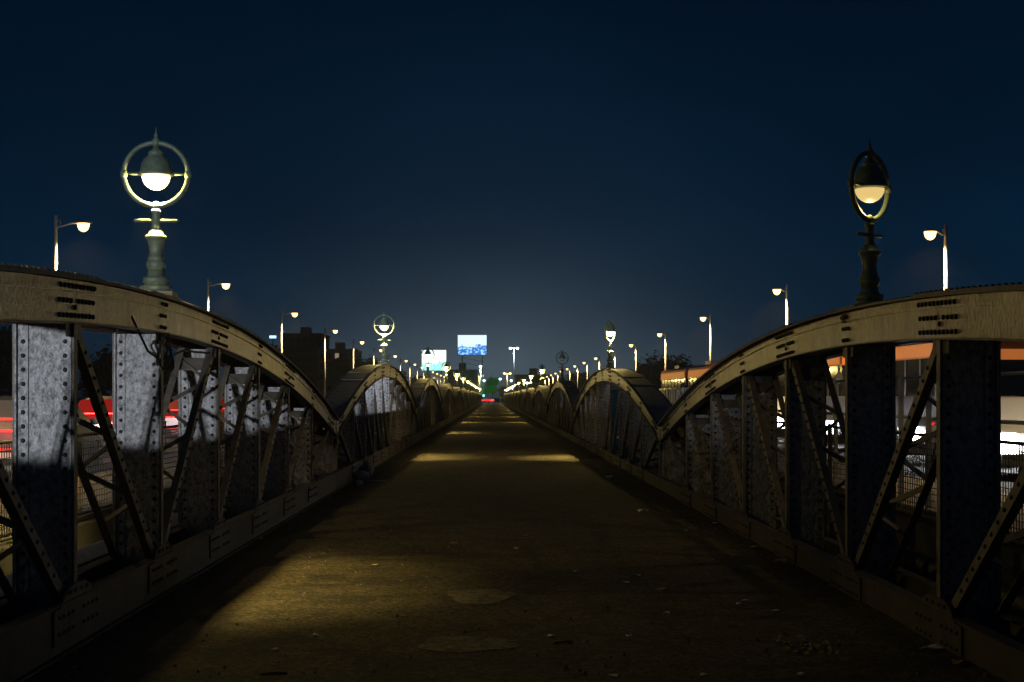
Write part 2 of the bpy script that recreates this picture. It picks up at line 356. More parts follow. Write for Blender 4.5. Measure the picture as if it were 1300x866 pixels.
# ------------------------------------------------------------------ arch truss
HALF = SPAN/2; PAN = 2.9
APEX = 2.84; CURV = 0.0059; DEPTH = 0.34
def ztop(d): return APEX - CURV*d*d
def path(d0, d1, n):
    return [(d0+(d1-d0)*i/n, ztop(d0+(d1-d0)*i/n)) for i in range(n+1)]
def make_truss():
    root = empty('arch_truss')
    T = 0.02
    full = path(-HALF+0.03, HALF-0.03, 44)
    riv = MB(); rvk = MB()
    # webs: plates butted at every second panel point
    cuts = [-HALF+0.03, -8.7, -2.9, 2.9, 8.7, HALF-0.03]
    for a, b in zip(cuts[:-1], cuts[1:]):
        pp = path(a+0.004, b-0.004, 12)
        MB().sweep(pp, 0.0, T, -DEPTH, -0.03).build('arch_web', M['web'], root)
        MB().sweep(pp, W-T, W, -DEPTH, -0.03).build('arch_web', M['web'], root)
    # corner angles and cover plates
    for u0, u1 in ((-0.012, -0.001), (W+0.001, W+0.012)):
        MB().sweep(full, u0, u1, -0.115, -0.03).build('top_angle', M['web'], root)
    for u0, u1 in ((-0.035, 0.10), (W-0.10, W+0.035)):
        MB().sweep(full, u0, u1, -DEPTH-0.014, -DEPTH-0.001).build('bottom_angle', M['steel_dark'], root)
    ccuts = [-HALF+0.03, -7.2, 0.0, 7.2, HALF-0.03]
    for a, b in zip(ccuts[:-1], ccuts[1:]):
        MB().sweep(path(a+0.003, b-0.003, 14), -0.075, W+0.075, -0.029, -0.008).build('cover_plate', M['cover'], root)
    for a, b in ((-9.6, -2.4), (2.4, 9.6)):
        MB().sweep(path(a, b, 14), -0.06, W+0.06, -0.007, 0.010).build('cover_plate', M['cover'], root)
    for c0 in (-7.2, 7.2, 0.0):
        MB().sweep(path(c0-0.55, c0+0.55, 4), -0.05, W+0.05, 0.0115 if c0 else -0.0065, 0.028 if c0 else 0.016).build('splice_plate', M['cover'], root)
    # rivets along cover edges
    d = -HALF+0.15
    while d < HALF-0.1:
        z = ztop(d); t = Vector((0, 1, -2*CURV*d)).normalized(); nn = Vector((0, -t.z, t.y))
        hi = 0.010 if 2.4 < abs(d) < 9.6 else -0.008
        for u in (-0.035, W+0.035):
            riv.rivet(Vector((u, d, z))+nn*hi, nn, 0.018, 0.017)
        d += 0.125
    # web splices over the panel points
    for k in range(-5, 6):
        dk = k*PAN
        if abs(dk) > HALF-0.8: continue
        nr = 10 if k % 2 else 3
        for row, (off) in enumerate((0.075, 0.185, 0.295)):
            for j in range(nr):
                dd = dk+(j-(nr-1)/2)*0.1
                z = ztop(dd)-off
                if row == 1 and nr == 10 and j == 4: z -= 0.05
                base = -0.012 if off < 0.115 else 0.0
                riv.rivet((base, dd, z), (-1,0,0), 0.022, 0.022)
    # chords: the kerb beams
    ky = (-HALF+0.02, HALF-0.02)
    for u0, sgn in ((0.0, 1), (W-T, -1)):
        o = MB().box(u0, u0+T, ky[0], ky[1], -0.05, 0.36).build('chord_beam', M['kerb'], root)
        a, b = (u0-0.03, u0+0.09) if sgn > 0 else (u0-0.07, u0+T+0.03)
        MB().box(a, b, ky[0], ky[1], 0.361, 0.374).build('flange', M['kerb'], o)
        MB().box(u0+(-0.05 if sgn > 0 else T+0.001), u0+(-0.001 if sgn > 0 else T+0.05), ky[0], ky[1], 0.002, 0.014).build('flange', M['kerb'], o)
    for k in range(-10, 11):
        y = k*PAN/2
        if k % 2: MB().box(0.10, W-0.10, y-0.25, y+0.25, 0.20, 0.212).build('batten_plate', M['plate'], root)
    # posts
    npost = 4
    for k in range(-npost, npost+1):
        y = k*PAN; zt = ztop(y)-DEPTH-0.02
        p = MB()
        for u, sg in ((0.0, 1), (W, -1)):
            a, b = sorted((u+sg*0.022, u+sg*0.034)); p.box(a, b, y-0.055, y+0.055, 0.05, zt+0.05)
            a, b = sorted((u+sg*0.035, u+sg*0.115)); p.box(a, b, y-0.024, y-0.0105, 0.10, zt)
        po = p.build('post', M['plate'], root)
        pl = MB().box(0.036, W-0.036, y-0.010, y+0.004, 0.10, zt).build('post_plate', M['plate'], po)
        io = MB().box(0.003, 0.021, y-0.045, y+0.045, 0.38, zt+0.015).build('angle_bar', M['steel'], po)
        oo = MB().box(W-0.021, W-0.003, y-0.045, y+0.045, 0.38, zt+0.015).build('angle_bar', M['steel'], po)
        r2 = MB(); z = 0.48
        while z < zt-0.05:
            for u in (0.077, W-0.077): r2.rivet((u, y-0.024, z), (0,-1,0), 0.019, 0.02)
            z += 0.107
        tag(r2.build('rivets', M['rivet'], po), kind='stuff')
        # horizontal seam plate and stiffener
        MB().box(0.125, W-0.125, y-0.016, y-0.0105, 0.78, 0.84).build('seam_strip', M['plate'], po)
        # node gusset on the kerb beam
        g = MB(); pts = [(-0.60, 0.08), (0.60, 0.08), (0.60, 0.335), (0.44, 0.345), (0.34, 0.43), (0.2, 0.475), (-0.2, 0.475), (-0.34, 0.43), (-0.44, 0.345), (-0.60, 0.335)]
        o_ = len(g.v)
        for u in (-0.016, -0.002):
            g.v += [(u, y+a, b) for a, b in pts]
        n = len(pts)
        g.f.append(tuple(range(n))); g.f.append(tuple(range(2*n-1, n-1, -1))); g.sm += [False, False]
        for i in range(n):
            j = (i+1) % n; g.f.append((i, j, n+j, n+i)); g.sm.append(False)
        g.build('gusset', M['kerb'], root)
        for a in (-0.5, -0.38, -0.26, -0.14, 0.14, 0.26, 0.38, 0.5):
            for b in (0.16, 0.28): rvk.rivet((-0.016, y+a, b), (-1,0,0), 0.018, 0.016)
        for a in (-0.22, -0.08, 0.08, 0.22): rvk.rivet((-0.016, y+a, 0.43), (-1,0,0), 0.018, 0.016)
        # top gusset behind the web
        MB().box(0.0205, 0.0215, y-0.2, y+0.2, zt-0.10, zt+0.05).build('gusset', M['steel_dark'], root)
    # end frames at the dips
    for sg in (-1, 1):
        ye = sg*(HALF-0.42); zt = ztop(ye)-DEPTH
        for u in (0.022, W-0.034):
            MB().box(u, u+0.012, ye-0.055, ye+0.055, 0.05, zt+0.03).build('end_post', M['steel'], root)
        MB().box(-0.03, 0.055, sg*(HALF-0.02)-0.10*(1 if sg > 0 else 0), sg*(HALF-0.02)+0.10*(0 if sg > 0 else 1), ztop(HALF)-DEPTH-0.16, ztop(HALF)-DEPTH-0.03).build('bearing_block', M['steel_dark'], root)
        MB().box(0.036, W-0.036, ye-0.01, ye+0.004, 0.05, zt-0.02).build('end_plate', M['plate'], root)
    # diagonals: foot towards the middle of the span
    for sg in (-1, 1):
        for k in range(1, 6):
            dt = k*PAN-0.10 if k < 5 else HALF-0.95
            db = (k-1)*PAN+0.20
            a = (sg*dt, ztop(dt)-DEPTH-0.01); b = (sg*db, 0.40)
            bars = []
            for u, uu in ((0.042, 1), (W-0.042, -1)):
                q = MB().bar((u, a[0], a[1]), (u, b[0], b[1]), 0.095, 0.012, (1,0,0))
                dirv = Vector((0, b[0]-a[0], b[1]-a[1])).normalized(); side = dirv.cross(Vector((1,0,0)))
                off = side*0.040
                q.bar(Vector((u+uu*0.037, a[0], a[1]))+off, Vector((u+uu*0.037, b[0], b[1]))+off, 0.012, 0.06, (1,0,0))
                bars.append(q.build('diagonal', M['steel'], root))
            A = Vector((0, a[0], a[1])); B = Vector((0, b[0], b[1])); LEN = (B-A).length
            nz = max(2, int(LEN/0.42))
            lc = MB()
            for i in range(nz):
                f0, f1 = (i+0.5)/(nz+0.5), (i+1.3)/(nz+0.5)
                if f1 > 0.97: break
                p = A.lerp(B, f0); q2 = A.lerp(B, f1)
                u0, u1 = (0.06, W-0.06) if i % 2 else (W-0.06, 0.06)
                lc.bar((u0, p.y, p.z), (u1, q2.y, q2.z), 0.055, 0.010, (0, B.y-A.y, B.z-A.z))
            lc.build('lacing', M['steel'], bars[0])
            c0, c1 = A.lerp(B, 0.06), A.lerp(B, 0.06+0.22/LEN)
            MB().bar((W/2, c0.y, c0.z), (W/2, c1.y, c1.z), W-0.11, 0.011, (0,1,0)).build('batten_plate', M['steel'], bars[0])
            s_ = 0.35
            while s_ < LEN-0.25:
                p = A.lerp(B, s_/LEN); riv.rivet((0.036, p.y, p.z), (-1,0,0), 0.018, 0.016); s_ += 0.16
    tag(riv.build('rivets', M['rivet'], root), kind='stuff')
    tag(rvk.build('rivets', M['kerb'], root), kind='stuff')
    return root
proto = make_truss()
for side in (-1, 1):
    for k in range(NSPAN):
        first = side == 1 and k == 0
        skip = () if k < 3 else (('lacing', 'rivets', 'seam_strip', 'batten_plate') if k < 6 else ('lacing', 'rivets', 'seam_strip', 'batten_plate', 'gusset', 'bearing_block', 'angle_bar'))
        t = proto if first else copy_tree(proto, None, skip)
        t.location = (side*(XR if side > 0 else XL), D1-HALF+k*SPAN, ZR if side > 0 else 0)
        t.scale = (side, 1, 1)
        sd = 'right' if side > 0 else 'left'
        if k == 0: lab = 'largest riveted arch truss on the left with silvery lit post plates' if side < 0 else 'largest riveted arch truss on the right with dark unlit post plates'
        else: lab = f'riveted bowstring arch truss on the {sd} side, {ORD[k]} from the camera'
        tag(t, lab, 'arch truss', 'arch trusses along both sides of the bridge')

# ------------------------------------------------------------------ ornate ring lamps on the arch crowns
def make_ring_lamp(lit):
    root = empty('ring_lamp')
    g = M['lamp_green']
    MB().box(-0.19, 0.19, -0.19, 0.19, -0.16, -0.031).build('plinth', M['cover'], root)
    MB().lathe([(0.16,-0.03),(0.16,0.03),(0.115,0.035),(0.115,0.055),(0.13,0.06),(0.133,0.09),(0.13,0.115),(0.10,0.12),(0.095,0.125),(0.085,0.145),(0.082,0.19)], 16).build('pedestal', g, root)
    MB().lathe([(0.080,0.19),(0.082,0.20),(0.098,0.22),(0.102,0.25),(0.095,0.275),(0.080,0.29),(0.080,0.297),(0.086,0.30),(0.084,0.315),(0.070,0.335),(0.066,0.38),(0.072,0.43),(0.082,0.47),(0.088,0.495),(0.107,0.505),(0.107,0.53),(0.098,0.54),(0.075,0.552),(0.072,0.575),(0.055,0.59)], 16).build('column', g, root)
    MB().lathe([(0.055,0.59),(0.044,0.62),(0.040,0.72),(0.038,0.76),(0.05,0.775),(0.05,0.795),(0.03,0.81),(0.03,0.83)], 14).build('neck', g, root)
    MB().tube([(-0.22,0,0.69),(-0.2,0,0.69),(0.2,0,0.69),(0.22,0,0.69)], [0.012,0.018,0.018,0.012], 8).build('ladder_bar', g, root)
    zc, rr = 1.155, 0.318
    ring = MB().tube([(rr*math.cos(2*math.pi*k/40), 0, zc+rr*math.sin(2*math.pi*k/40)) for k in range(40)], 0.027, 8, closed=True).build('ring', g, root)
    for a in (0, 180, 90, 270):
        c = (rr*math.cos(R(a)), 0, zc+rr*math.sin(R(a)))
        MB().lathe([(0.012,-0.045),(0.034,-0.03),(0.038,0),(0.034,0.03),(0.012,0.045)], 10, c).build('knuckle', g, ring)
    for s in (-1, 1):
        MB().tube([(s*0.165,0,zc+0.005),(s*0.30,0,zc+0.005)], [0.020,0.009], 8).build('ring_arm', g, root)
    MB().lathe([(0.172,zc-0.012),(0.175,zc+0.01),(0.160,zc+0.03),(0.150,zc+0.09),(0.120,zc+0.155),(0.085,zc+0.18),(0.075,zc+0.20),(0.085,zc+0.215),(0.06,zc+0.24),(0.035,zc+0.255),(0.025,zc+0.30)], 20).build('lamp_shade', g, root)
    MB().lathe([(0.03,zc+0.30),(0.045,zc+0.33),(0.03,zc+0.36),(0.016,zc+0.375),(0.022,zc+0.395),(0.008,zc+0.42),(0.002,zc+0.48)], 10).build('finial', g, root)
    pr = [(0.002, zc-0.155)]+[(0.142*math.sin(a), zc-0.014-0.142*math.cos(a)) for a in (0.3,0.6,0.9,1.2,1.5)]
    m = {'lit': M['bulb'], 'strong': M['bulb'], 'dim': M['bulb_dim'], 'off': M['bulb_off']}[lit]
    MB().lathe(pr, 20).build('lamp_bowl', m, root)
    if lit in ('lit', 'strong'):
        bulb('POINT', (0,0,zc-0.20), P_RING*(1.0 if lit == 'lit' else 1.5), WARM, root, shadow_soft_size=0.04)
        bulb('SPOT', (0,0,zc-0.21), P_RING_DOWN*(1.0 if lit == 'lit' else 2.3), WARM, root, shadow_soft_size=0.06, spot_size=R(88), spot_blend=1.0)
    if lit == 'dim':
        bulb('POINT', (0,0,zc-0.20), P_DIM, (1.0,0.70,0.24), root, shadow_soft_size=0.04)
    return root
protos = {k: make_ring_lamp(k) for k in ('lit', 'strong', 'dim', 'off')}
used = set()
for side in (-1, 1):
    for k in range(NSPAN):
        st = 'lit' if k == 0 else 'strong'; rz = R(4)
        if side > 0:
            rz = R(43)
            if k == 0: st = 'dim'
            if k == 1: rz = R(58)
            if k == 2: st = 'off'; rz = R(8)
        o = protos[st] if st not in used else copy_tree(protos[st]); used.add(st)
        o.location = (side*((XR if side > 0 else XL)+W/2), D1-HALF+k*SPAN+(0.75 if side < 0 else 0.02), APEX+(0.125 if side < 0 else 0.03)+(ZR if side > 0 else 0))
        o.rotation_euler = (0, 0, rz)
        sd = 'right' if side > 0 else 'left'
        if (side, k) == (-1, 0): lab = 'pale green ring lamp glowing white, on the nearest left arch'
        elif st == 'dim': lab = 'dark green ring lamp with dim yellow bowl, on the nearest right arch'
        elif st == 'off': lab = 'unlit ring lamp standing dark on the third arch on the right'
        else: lab = f'lit ring lamp on the crown of the {ORD[k]} arch on the {sd}'
        tag(o, lab, 'lamp', 'ring lamps on the arch crowns')

# ------------------------------------------------------------------ road lamps on the two road bridges
def make_street(h, arm):
    root = empty('street_lamp')
    MB().tube([(0,0,0),(0,0,0.15)], 0.13, 10).build('base', M['galv'], root)
    MB().tube([(0,0,0.15),(0,0,h*0.5),(0,0,h+0.28)], [0.085,0.07,0.05], 10).build('pole', M['galv'], root)
    MB().tube([(0,0,h-0.10),(arm*0.3,0,h-0.05),(arm*0.6,0,h+0.03),(arm*0.85,0,h+0.05)], 0.03, 8).build('arm', M['galv'], root)
    MB().tube([(0.05*arm,0,h+0.02),(0.1*arm,0,h+0.14),(0.2*arm,0,h+0.10),(0.16*arm,0,h-0.02)], 0.012, 6).build('bracket', M['galv'], root)
    a0, a1 = arm*0.75, arm*1.45
    hd = MB()
    n = 6; rings = []
    for i in range(n+1):
        f = i/n; wv = 0.15*math.sin(math.pi*(0.18+0.74*f)); x = a0+(a1-a0)*f
        rings.append([(x,-wv,h+0.03),(x,-wv*0.6,h+0.10),(x,wv*0.6,h+0.10),(x,wv,h+0.03)])
    o_ = 0
    for r_ in rings: hd.v += r_
    for i in range(n):
        for k in range(3):
            hd.f.append((i*4+k, i*4+k+1, (i+1)*4+k+1, (i+1)*4+k)); hd.sm.append(True)
    hd.f += [(0,1,2,3), tuple(n*4+k for k in (3,2,1,0))]; hd.sm += [False, False]
    head = hd.build('lamp_head', M['housing'], root)
    ln = MB(); xm = (a0+a1)/2
    for i in range(5):
        r_ = (1, 0.92, 0.72, 0.4, 0.02)[i]; z = h+0.03-0.27*(0, 0.4, 0.72, 0.92, 1)[i]
        for k in range(12):
            t = 2*math.pi*k/12; ln.v.append((xm+0.20*r_*math.cos(t), 0.18*r_*math.sin(t), z))
    for i in range(4):
        for k in range(12):
            k2 = (k+1) % 12; ln.f.append((i*12+k, (i+1)*12+k, (i+1)*12+k2, i*12+k2)); ln.sm.append(True)
    ln.f.append(tuple(range(12))); ln.sm.append(False)
    ln.build('lens', M['lens'], head)
    bulb('SPOT', (xm, 0, h-0.28), P_STREET, WARM2, root, shadow_soft_size=0.10, spot_size=R(142), spot_blend=0.85)
    return root
for side, X, Z, D0, arm, off in ((-1, 13.1, 7.4, 46.9, 0.8, 0.86), (1, 13.95, 7.1, 46.2, -0.45, 0.45)):
    pr = make_street(Z-ROADZ, arm)
    for k in range(-3, 16):
        o = pr if k == -3 else copy_tree(pr)
        o.location = (side*(X+off), D0+25*k, ROADZ)
        sd = 'right' if side > 0 else 'left'
        if k < 0: lab = f'street lamp on the {sd} road outside the frame, {ORD[-k-1]} before the visible row'
        else: lab = f'lit street lamp on a slim pole, {ORD[k]} nearest of the {sd} row'
        tag(o, lab, 'street lamp', 'street lamps along the road bridges')

# ------------------------------------------------------------------ fences and parapets of the road bridges
def mesh_fence(x, y0, y1, label, sgn):
    f = empty('mesh_fence', (x, y0, ROADZ))
    n = int((y1-y0)/3)
    for i in range(n+1):
        MB().box(-0.03, 0.03, i*3-0.03, i*3+0.03, 0, 1.08).build('post', M['steel_dark'], f)
    for z in (0.06, 1.03):
        MB().tube([(0,0,z),(0,y1-y0,z)], 0.022, 6).build('rail', M['steel_dark'], f)
    wmb = MB(); y = 0.05
    while y < y1-y0:
        wmb.bar((0.012,y,0.05),(0.012,y,1.04), 0.009, 0.009, (1,0,0)); y += 0.075
    z = 0.12
    while z < 1.0:
        wmb.bar((0.02,0,z),(0.02,y1-y0,z), 0.009, 0.009); z += 0.075
    tag(wmb.build('wire_mesh', M['wire'], f), kind='stuff')
    tag(f, label, 'fence')
mesh_fence(-4.86, 14, 32, 'dark wire mesh fence beyond the left truss beside the road', -1)
mesh_fence(5.1, 13, 70, 'dark wire mesh fence beyond the right truss beside the road', 1)
for nm, x, y0, y1, h, lab in (('parapet_wall', -4.86, -60, 13.9, 1.04, 'solid concrete parapet of the left road before the mesh fence'),
                              ('parapet_wall', 5.1, -60, 12.9, 1.04, 'solid concrete parapet of the right road before the mesh fence'),
                              ('parapet_wall', -4.86, 32.15, END+50, 1.04, 'far concrete parapet on the near side of the left road'),
                              ('parapet_wall', 5.1, 70.1, END+50, 0.95, 'far concrete parapet on the near side of the right road'),
                              ('parapet_wall', 15.4, -80, END+50, 1.0, 'concrete parapet along the far side of the right road'),
                              ('parapet_wall', -14.75, -80, END+50, 1.0, 'red brown parapet along the far side of the left road')):
    mb = MB().box(x-0.09, x+0.09, y0, y1, ROADZ-0.02, ROADZ+h-0.1)
    o = mb.build(nm, M['brick_wall'] if x < -10 else M['concrete'])
    MB().box(x-0.12, x+0.12, y0, y1, ROADZ+h-0.098, ROADZ+h).build('coping', M['concrete'], o)
    tag(o, lab, 'parapet')
rf = empty('road_railing', (5.28, 14, ROADZ+0.12))
for i in range(0, 110):
    MB().box(-0.028, 0.028, i*1.2-0.028, i*1.2+0.028, 0, 1.62).build('post', M['white_paint'], rf)
for z in (1.10, 1.60):
    MB().tube([(0.05,-0.1,z),(0.05,131,z)], 0.024, 6).build('rail', M['white_paint'], rf)
for i in range(109):
    if i > 14: MB().box(-0.012, 0.012, i*1.2+0.588, i*1.2+0.612, 0.3, 1.58).build('bar', M['white_paint'], rf)
tag(rf, 'white painted metal railing beside the right road beyond the trusses', 'railing')
# service pipes beside the trusses
for x, z, lab in ((-3.98, 0.30, 'dark service pipe running outside the left trusses'), (4.25, 0.22, 'dark service pipe running outside the right trusses')):
    tag(MB().tube([(x,-30,z),(x,END,z)], 0.11, 10).build('service_pipe', M['steel_dark']), lab, 'pipe')
# cable bundle tied to the first left truss
cb = empty('cable_bundle', (-XL-0.02, 14.0, 2.25))
for i in range(5):
    r0 = 0.10+0.025*i; pts = []
    for k in range(26):
        a = 2*math.pi*k/25*1.15+i*0.9
        pts.append((0.03*math.sin(2*a+i)-0.02+0.012*i, -0.05+r0*1.5*math.cos(a)+0.05*i, 0.06+r0*0.9*math.sin(a)))
    MB().tube(pts, 0.009, 5).build('cable_loop', M['wire'], cb)
MB().tube([(0.02,-1.2,0.33),(0.02,-0.6,0.05),(0.0,0,-0.02),(0.02,0.9,0.10),(0.0,2.4,0.12)], 0.012, 5).build('cable_run', M['wire'], cb)
tag(cb, 'coil of dark cables hanging under the nearest left arch', 'cables')
# blue tarpaulin in the second right arch
tp = MB(); n = 10
for i in range(n+1):
    for j in range(4):
        tp.v.append((0.05+0.36*j/3, 0.03*math.sin(i*1.1+j), 0.45+1.75*i/n))
for i in range(n):
    for j in range(3):
        a = i*4+j; tp.f.append((a, a+1, a+5, a+4)); tp.sm.append(True)
o = tp.build('tarpaulin', M['tarp']); o.location = (XR, D1+HALF-PAN-0.10, ZR)
sm = o.modifiers.new('thick', 'SOLIDIFY'); sm.thickness = 0.006
tag(o, 'blue tarpaulin sheet hung on a post of the second right arch', 'tarpaulin')

# ------------------------------------------------------------------ vehicles
def make_car(paint, hot, beams):
    """rear at y=0, front at y=3.85"""
    root = empty('car')
    st = [(0.0,.34,.78,.84,.76,.66),(0.10,.24,.90,1.02,.82,.68),(0.48,.20,.93,1.42,.84,.60),(1.2,.19,.93,1.50,.84,.60),(2.05,.19,.92,1.47,.84,.60),(2.85,.19,.90,.99,.84,.68),(3.55,.22,.78,.84,.81,.62),(3.82,.30,.62,.68,.72,.55)]
    b = MB()
    for y, zb, zm, zt, wm_, wt in st:
        b.v += [(-wm_*.93,y,zb),(-wm_,y,(zb+zm)/2),(-wm_*.97,y,zm),(-wt,y,zt-.03),(-wt*.8,y,zt),(wt*.8,y,zt),(wt,y,zt-.03),(wm_*.97,y,zm),(wm_,y,(zb+zm)/2),(wm_*.93,y,zb)]
    n = 10
    for i in range(len(st)-1):
        for k in range(n):
            k2 = (k+1) % n; b.f.append((i*n+k, (i+1)*n+k, (i+1)*n+k2, i*n+k2)); b.sm.append(False)
    b.f.append(tuple(range(n))); b.f.append(tuple((len(st)-1)*n+k for k in range(n-1,-1,-1))); b.sm += [False, False]
    body = b.build('body', paint, root)
    def pane(ps, name):
        q = [Vector(p) for p in ps]; c = sum(q, Vector())/len(q)
        nn = (q[1]-q[0]).cross(q[2]-q[0]).normalized()
        if nn.dot(c-Vector((0,1.9,0.8))) < 0: nn = -nn
        q = [c+(p-c)*0.88 for p in q]
        mb = MB(); k = len(q)
        mb.v = [tuple(p+nn*0.006) for p in q]+[tuple(p-nn*0.01) for p in q]
        mb.f = [tuple(range(k)), tuple(range(2*k-1,k-1,-1))]+[(i,(i+1)%k,k+(i+1)%k,k+i) for i in range(k)]; mb.sm = [False]*len(mb.f)
        mb.build(name, M['glass'], root)
    V = b.v
    pane([V[1*n+3], V[1*n+6], V[2*n+6], V[2*n+3]], 'rear_window')
    pane([V[5*n+3], V[5*n+6], V[4*n+6], V[4*n+3]], 'windscreen')
    for s in (2, 6):
        pane([V[2*n+s], V[3*n+s], V[3*n+s+1], V[2*n+s+1]], 'side_window')
        pane([V[3*n+s], V[4*n+s], V[4*n+s+1], V[3*n+s+1]], 'side_window')
    for s in (-1, 1):
        for y in (0.72, 3.12):
            w_ = MB().tube([(s*0.68,y,0.29),(s*0.86,y,0.29)], 0.29, 16).build('wheel', M['rubber'], root)
            MB().tube([(s*0.855,y,0.29),(s*0.868,y,0.29)], 0.18, 12).build('rim', M['rim'], w_)
        MB().box(min(s*.50,s*.80), max(s*.50,s*.80), -0.03, 0.12, 0.78, 0.96).build('tail_lamp', M['tail'] if hot else M['tail_soft'], root)
        MB().box(min(s*.42,s*.70), max(s*.34,s*.76), 3.56, 3.88, 0.50, 0.84).build('headlamp', M['head'] if beams else M['glass'], root)
        MB().bar((s*0.84,2.55,0.98),(s*1.0,2.55,1.0), 0.10, 0.13).build('mirror', paint, root)
    MB().box(-0.76, 0.76, -0.07, 0.05, 0.30, 0.50).build('bumper', M['bumper'], root)
    MB().box(-0.70, 0.70, 3.74, 3.90, 0.26, 0.48).build('bumper', M['bumper'], root)
    MB().box(-0.45, 0.45, 0.12, 0.16, 1.06, 1.09).build('brake_light', M['tail'] if hot else M['tail_soft'], root)
    MB().box(-0.495, 0.495, -0.028, 0.06, 0.84, 0.88).build('streak_bar', M['tail'] if hot else M['tail_soft'], root)  # added glowing bar, standing in for red tail-light streaks
    MB().box(-0.72, 0.72, -0.078, -0.0705, 0.50, 0.535).build('streak_strip', M['tail_soft'], root)  # bumper strip glows by itself, adding one more red streak
    MB().box(-0.26, 0.26, -0.085, -0.071, 0.35, 0.46).build('number_plate', M['white_paint'], root)
    if beams:
        bulb('SPOT', (0, 4.1, 0.62), 1500, (0.93,0.96,1.0), root, (R(78),0,R(10)), shadow_soft_size=0.15, spot_size=R(48), spot_blend=0.7)
    if hot:
        bulb('POINT', (0, -0.35, 0.8), 7, (1.0,0.03,0.02), root, shadow_soft_size=0.2)
    return root
def make_bus(band, beams, tail):
    """rear at y=0, front at y=10.4"""
    root = empty('bus'); Lb, hw, H = 10.4, 1.2, 3.25
    MB().box(-hw, hw, 0.05, Lb-0.05, 0.35, 1.25).build('lower_body', M['bus_grey'], root)
    g = MB().box(-hw+0.02, hw-0.02, 0.08, Lb-0.08, 1.252, 2.55).build('glass_band', M['glass'], root)
    for s in (-1, 1):
        for i in range(8):
            y = 0.3+i*1.36
            MB().box(min(s*(hw-.019),s*(hw+.004)), max(s*(hw-.019),s*(hw+.004)), y, y+0.10, 1.253, 2.549).build('pillar', M['bus_grey'], g)
    b = MB(); n = 8
    for y, k in ((0.0,0.9),(0.15,1.0),(Lb-0.15,1.0),(Lb,0.9)):
        b.v += [(-hw,y,2.552),(-hw-.004,y,2.75),(-hw*.96,y,3.08),(-hw*.8,y,H-0.04+0.0*k),(hw*.8,y,H-0.04),(hw*.96,y,3.08),(hw+.004,y,2.75),(hw,y,2.552)]
    for i in range(3):
        for k in range(n):
            k2 = (k+1) % n; b.f.append((i*n+k,(i+1)*n+k,(i+1)*n+k2,i*n+k2)); b.sm.append(False)
    b.f.append(tuple(range(n))); b.f.append(tuple(3*n+k for k in range(n-1,-1,-1))); b.sm += [False,False]
    b.build('roof', band, root)
    for s in (-1, 1):
        MB().box(min(s*(hw+.005),s*(hw+.03)), max(s*(hw+.005),s*(hw+.03)), 0.3, Lb-0.3, 2.60, 2.95).build('trail_glow_strip', M['amber'], root)  # glowing band added below the roof in place of the orange light trail
    MB().box(-0.8, 0.8, 3.5, 5.3, H-0.039, H+0.16).build('roof_unit', M['bus_grey'], root)
    for s in (-1, 1):
        for y in (2.2, 7.9):
            w_ = MB().tube([(s*0.98,y,0.48),(s*1.215,y,0.48)], 0.48, 18).build('wheel', M['rubber'], root)
            MB().tube([(s*1.21,y,0.48),(s*1.225,y,0.48)], 0.28, 14).build('rim', M['rim'], w_)
        MB().box(min(s*.78,s*1.1), max(s*.78,s*1.1), -0.01, 0.06, 0.75, 1.15).build('tail_lamp', M['tail'] if tail else M['tail_soft'], root)
        MB().box(min(s*.75,s*1.1), max(s*.75,s*1.1), Lb-0.06, Lb+0.01, 0.98, 1.16).build('headlamp', M['head'], root)
        MB().bar((s*1.2,Lb-0.1,2.2),(s*1.45,Lb+0.1,2.0), 0.08, 0.3).build('mirror', M['bumper'], root)
    MB().box(-1.15, 1.15, -0.06, 0.049, 0.36, 0.6).build('bumper', M['bumper'], root)
    MB().box(-1.15, 1.15, Lb-0.049, Lb+0.06, 0.36, 0.6).build('bumper', M['bumper'], root)
    MB().box(-0.8, 0.8, Lb-0.079, Lb+0.02, 2.45, 2.72).build('destination_sign', M['amber'], root)
    return root
# left road, driving away: tail lamps towards the camera
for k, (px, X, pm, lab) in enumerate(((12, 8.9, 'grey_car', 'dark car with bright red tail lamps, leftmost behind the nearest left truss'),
                                  (128, 9.6, 'tail_red_car', 'car in tail-lamp red glimpsed between the two nearest lit post plates on the left'),
                                  (231, 9.6, 'tail_red_car', 'car in tail-lamp red glimpsed right of the second lit post plate on the left'),
                                  (290, 9.4, 'tail_red_car', 'car in tail-lamp red glimpsed right of the third lit post plate on the left'))):
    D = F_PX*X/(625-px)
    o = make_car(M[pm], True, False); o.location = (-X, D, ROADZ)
    tag(o, lab, 'car', 'cars driving away on the left road')
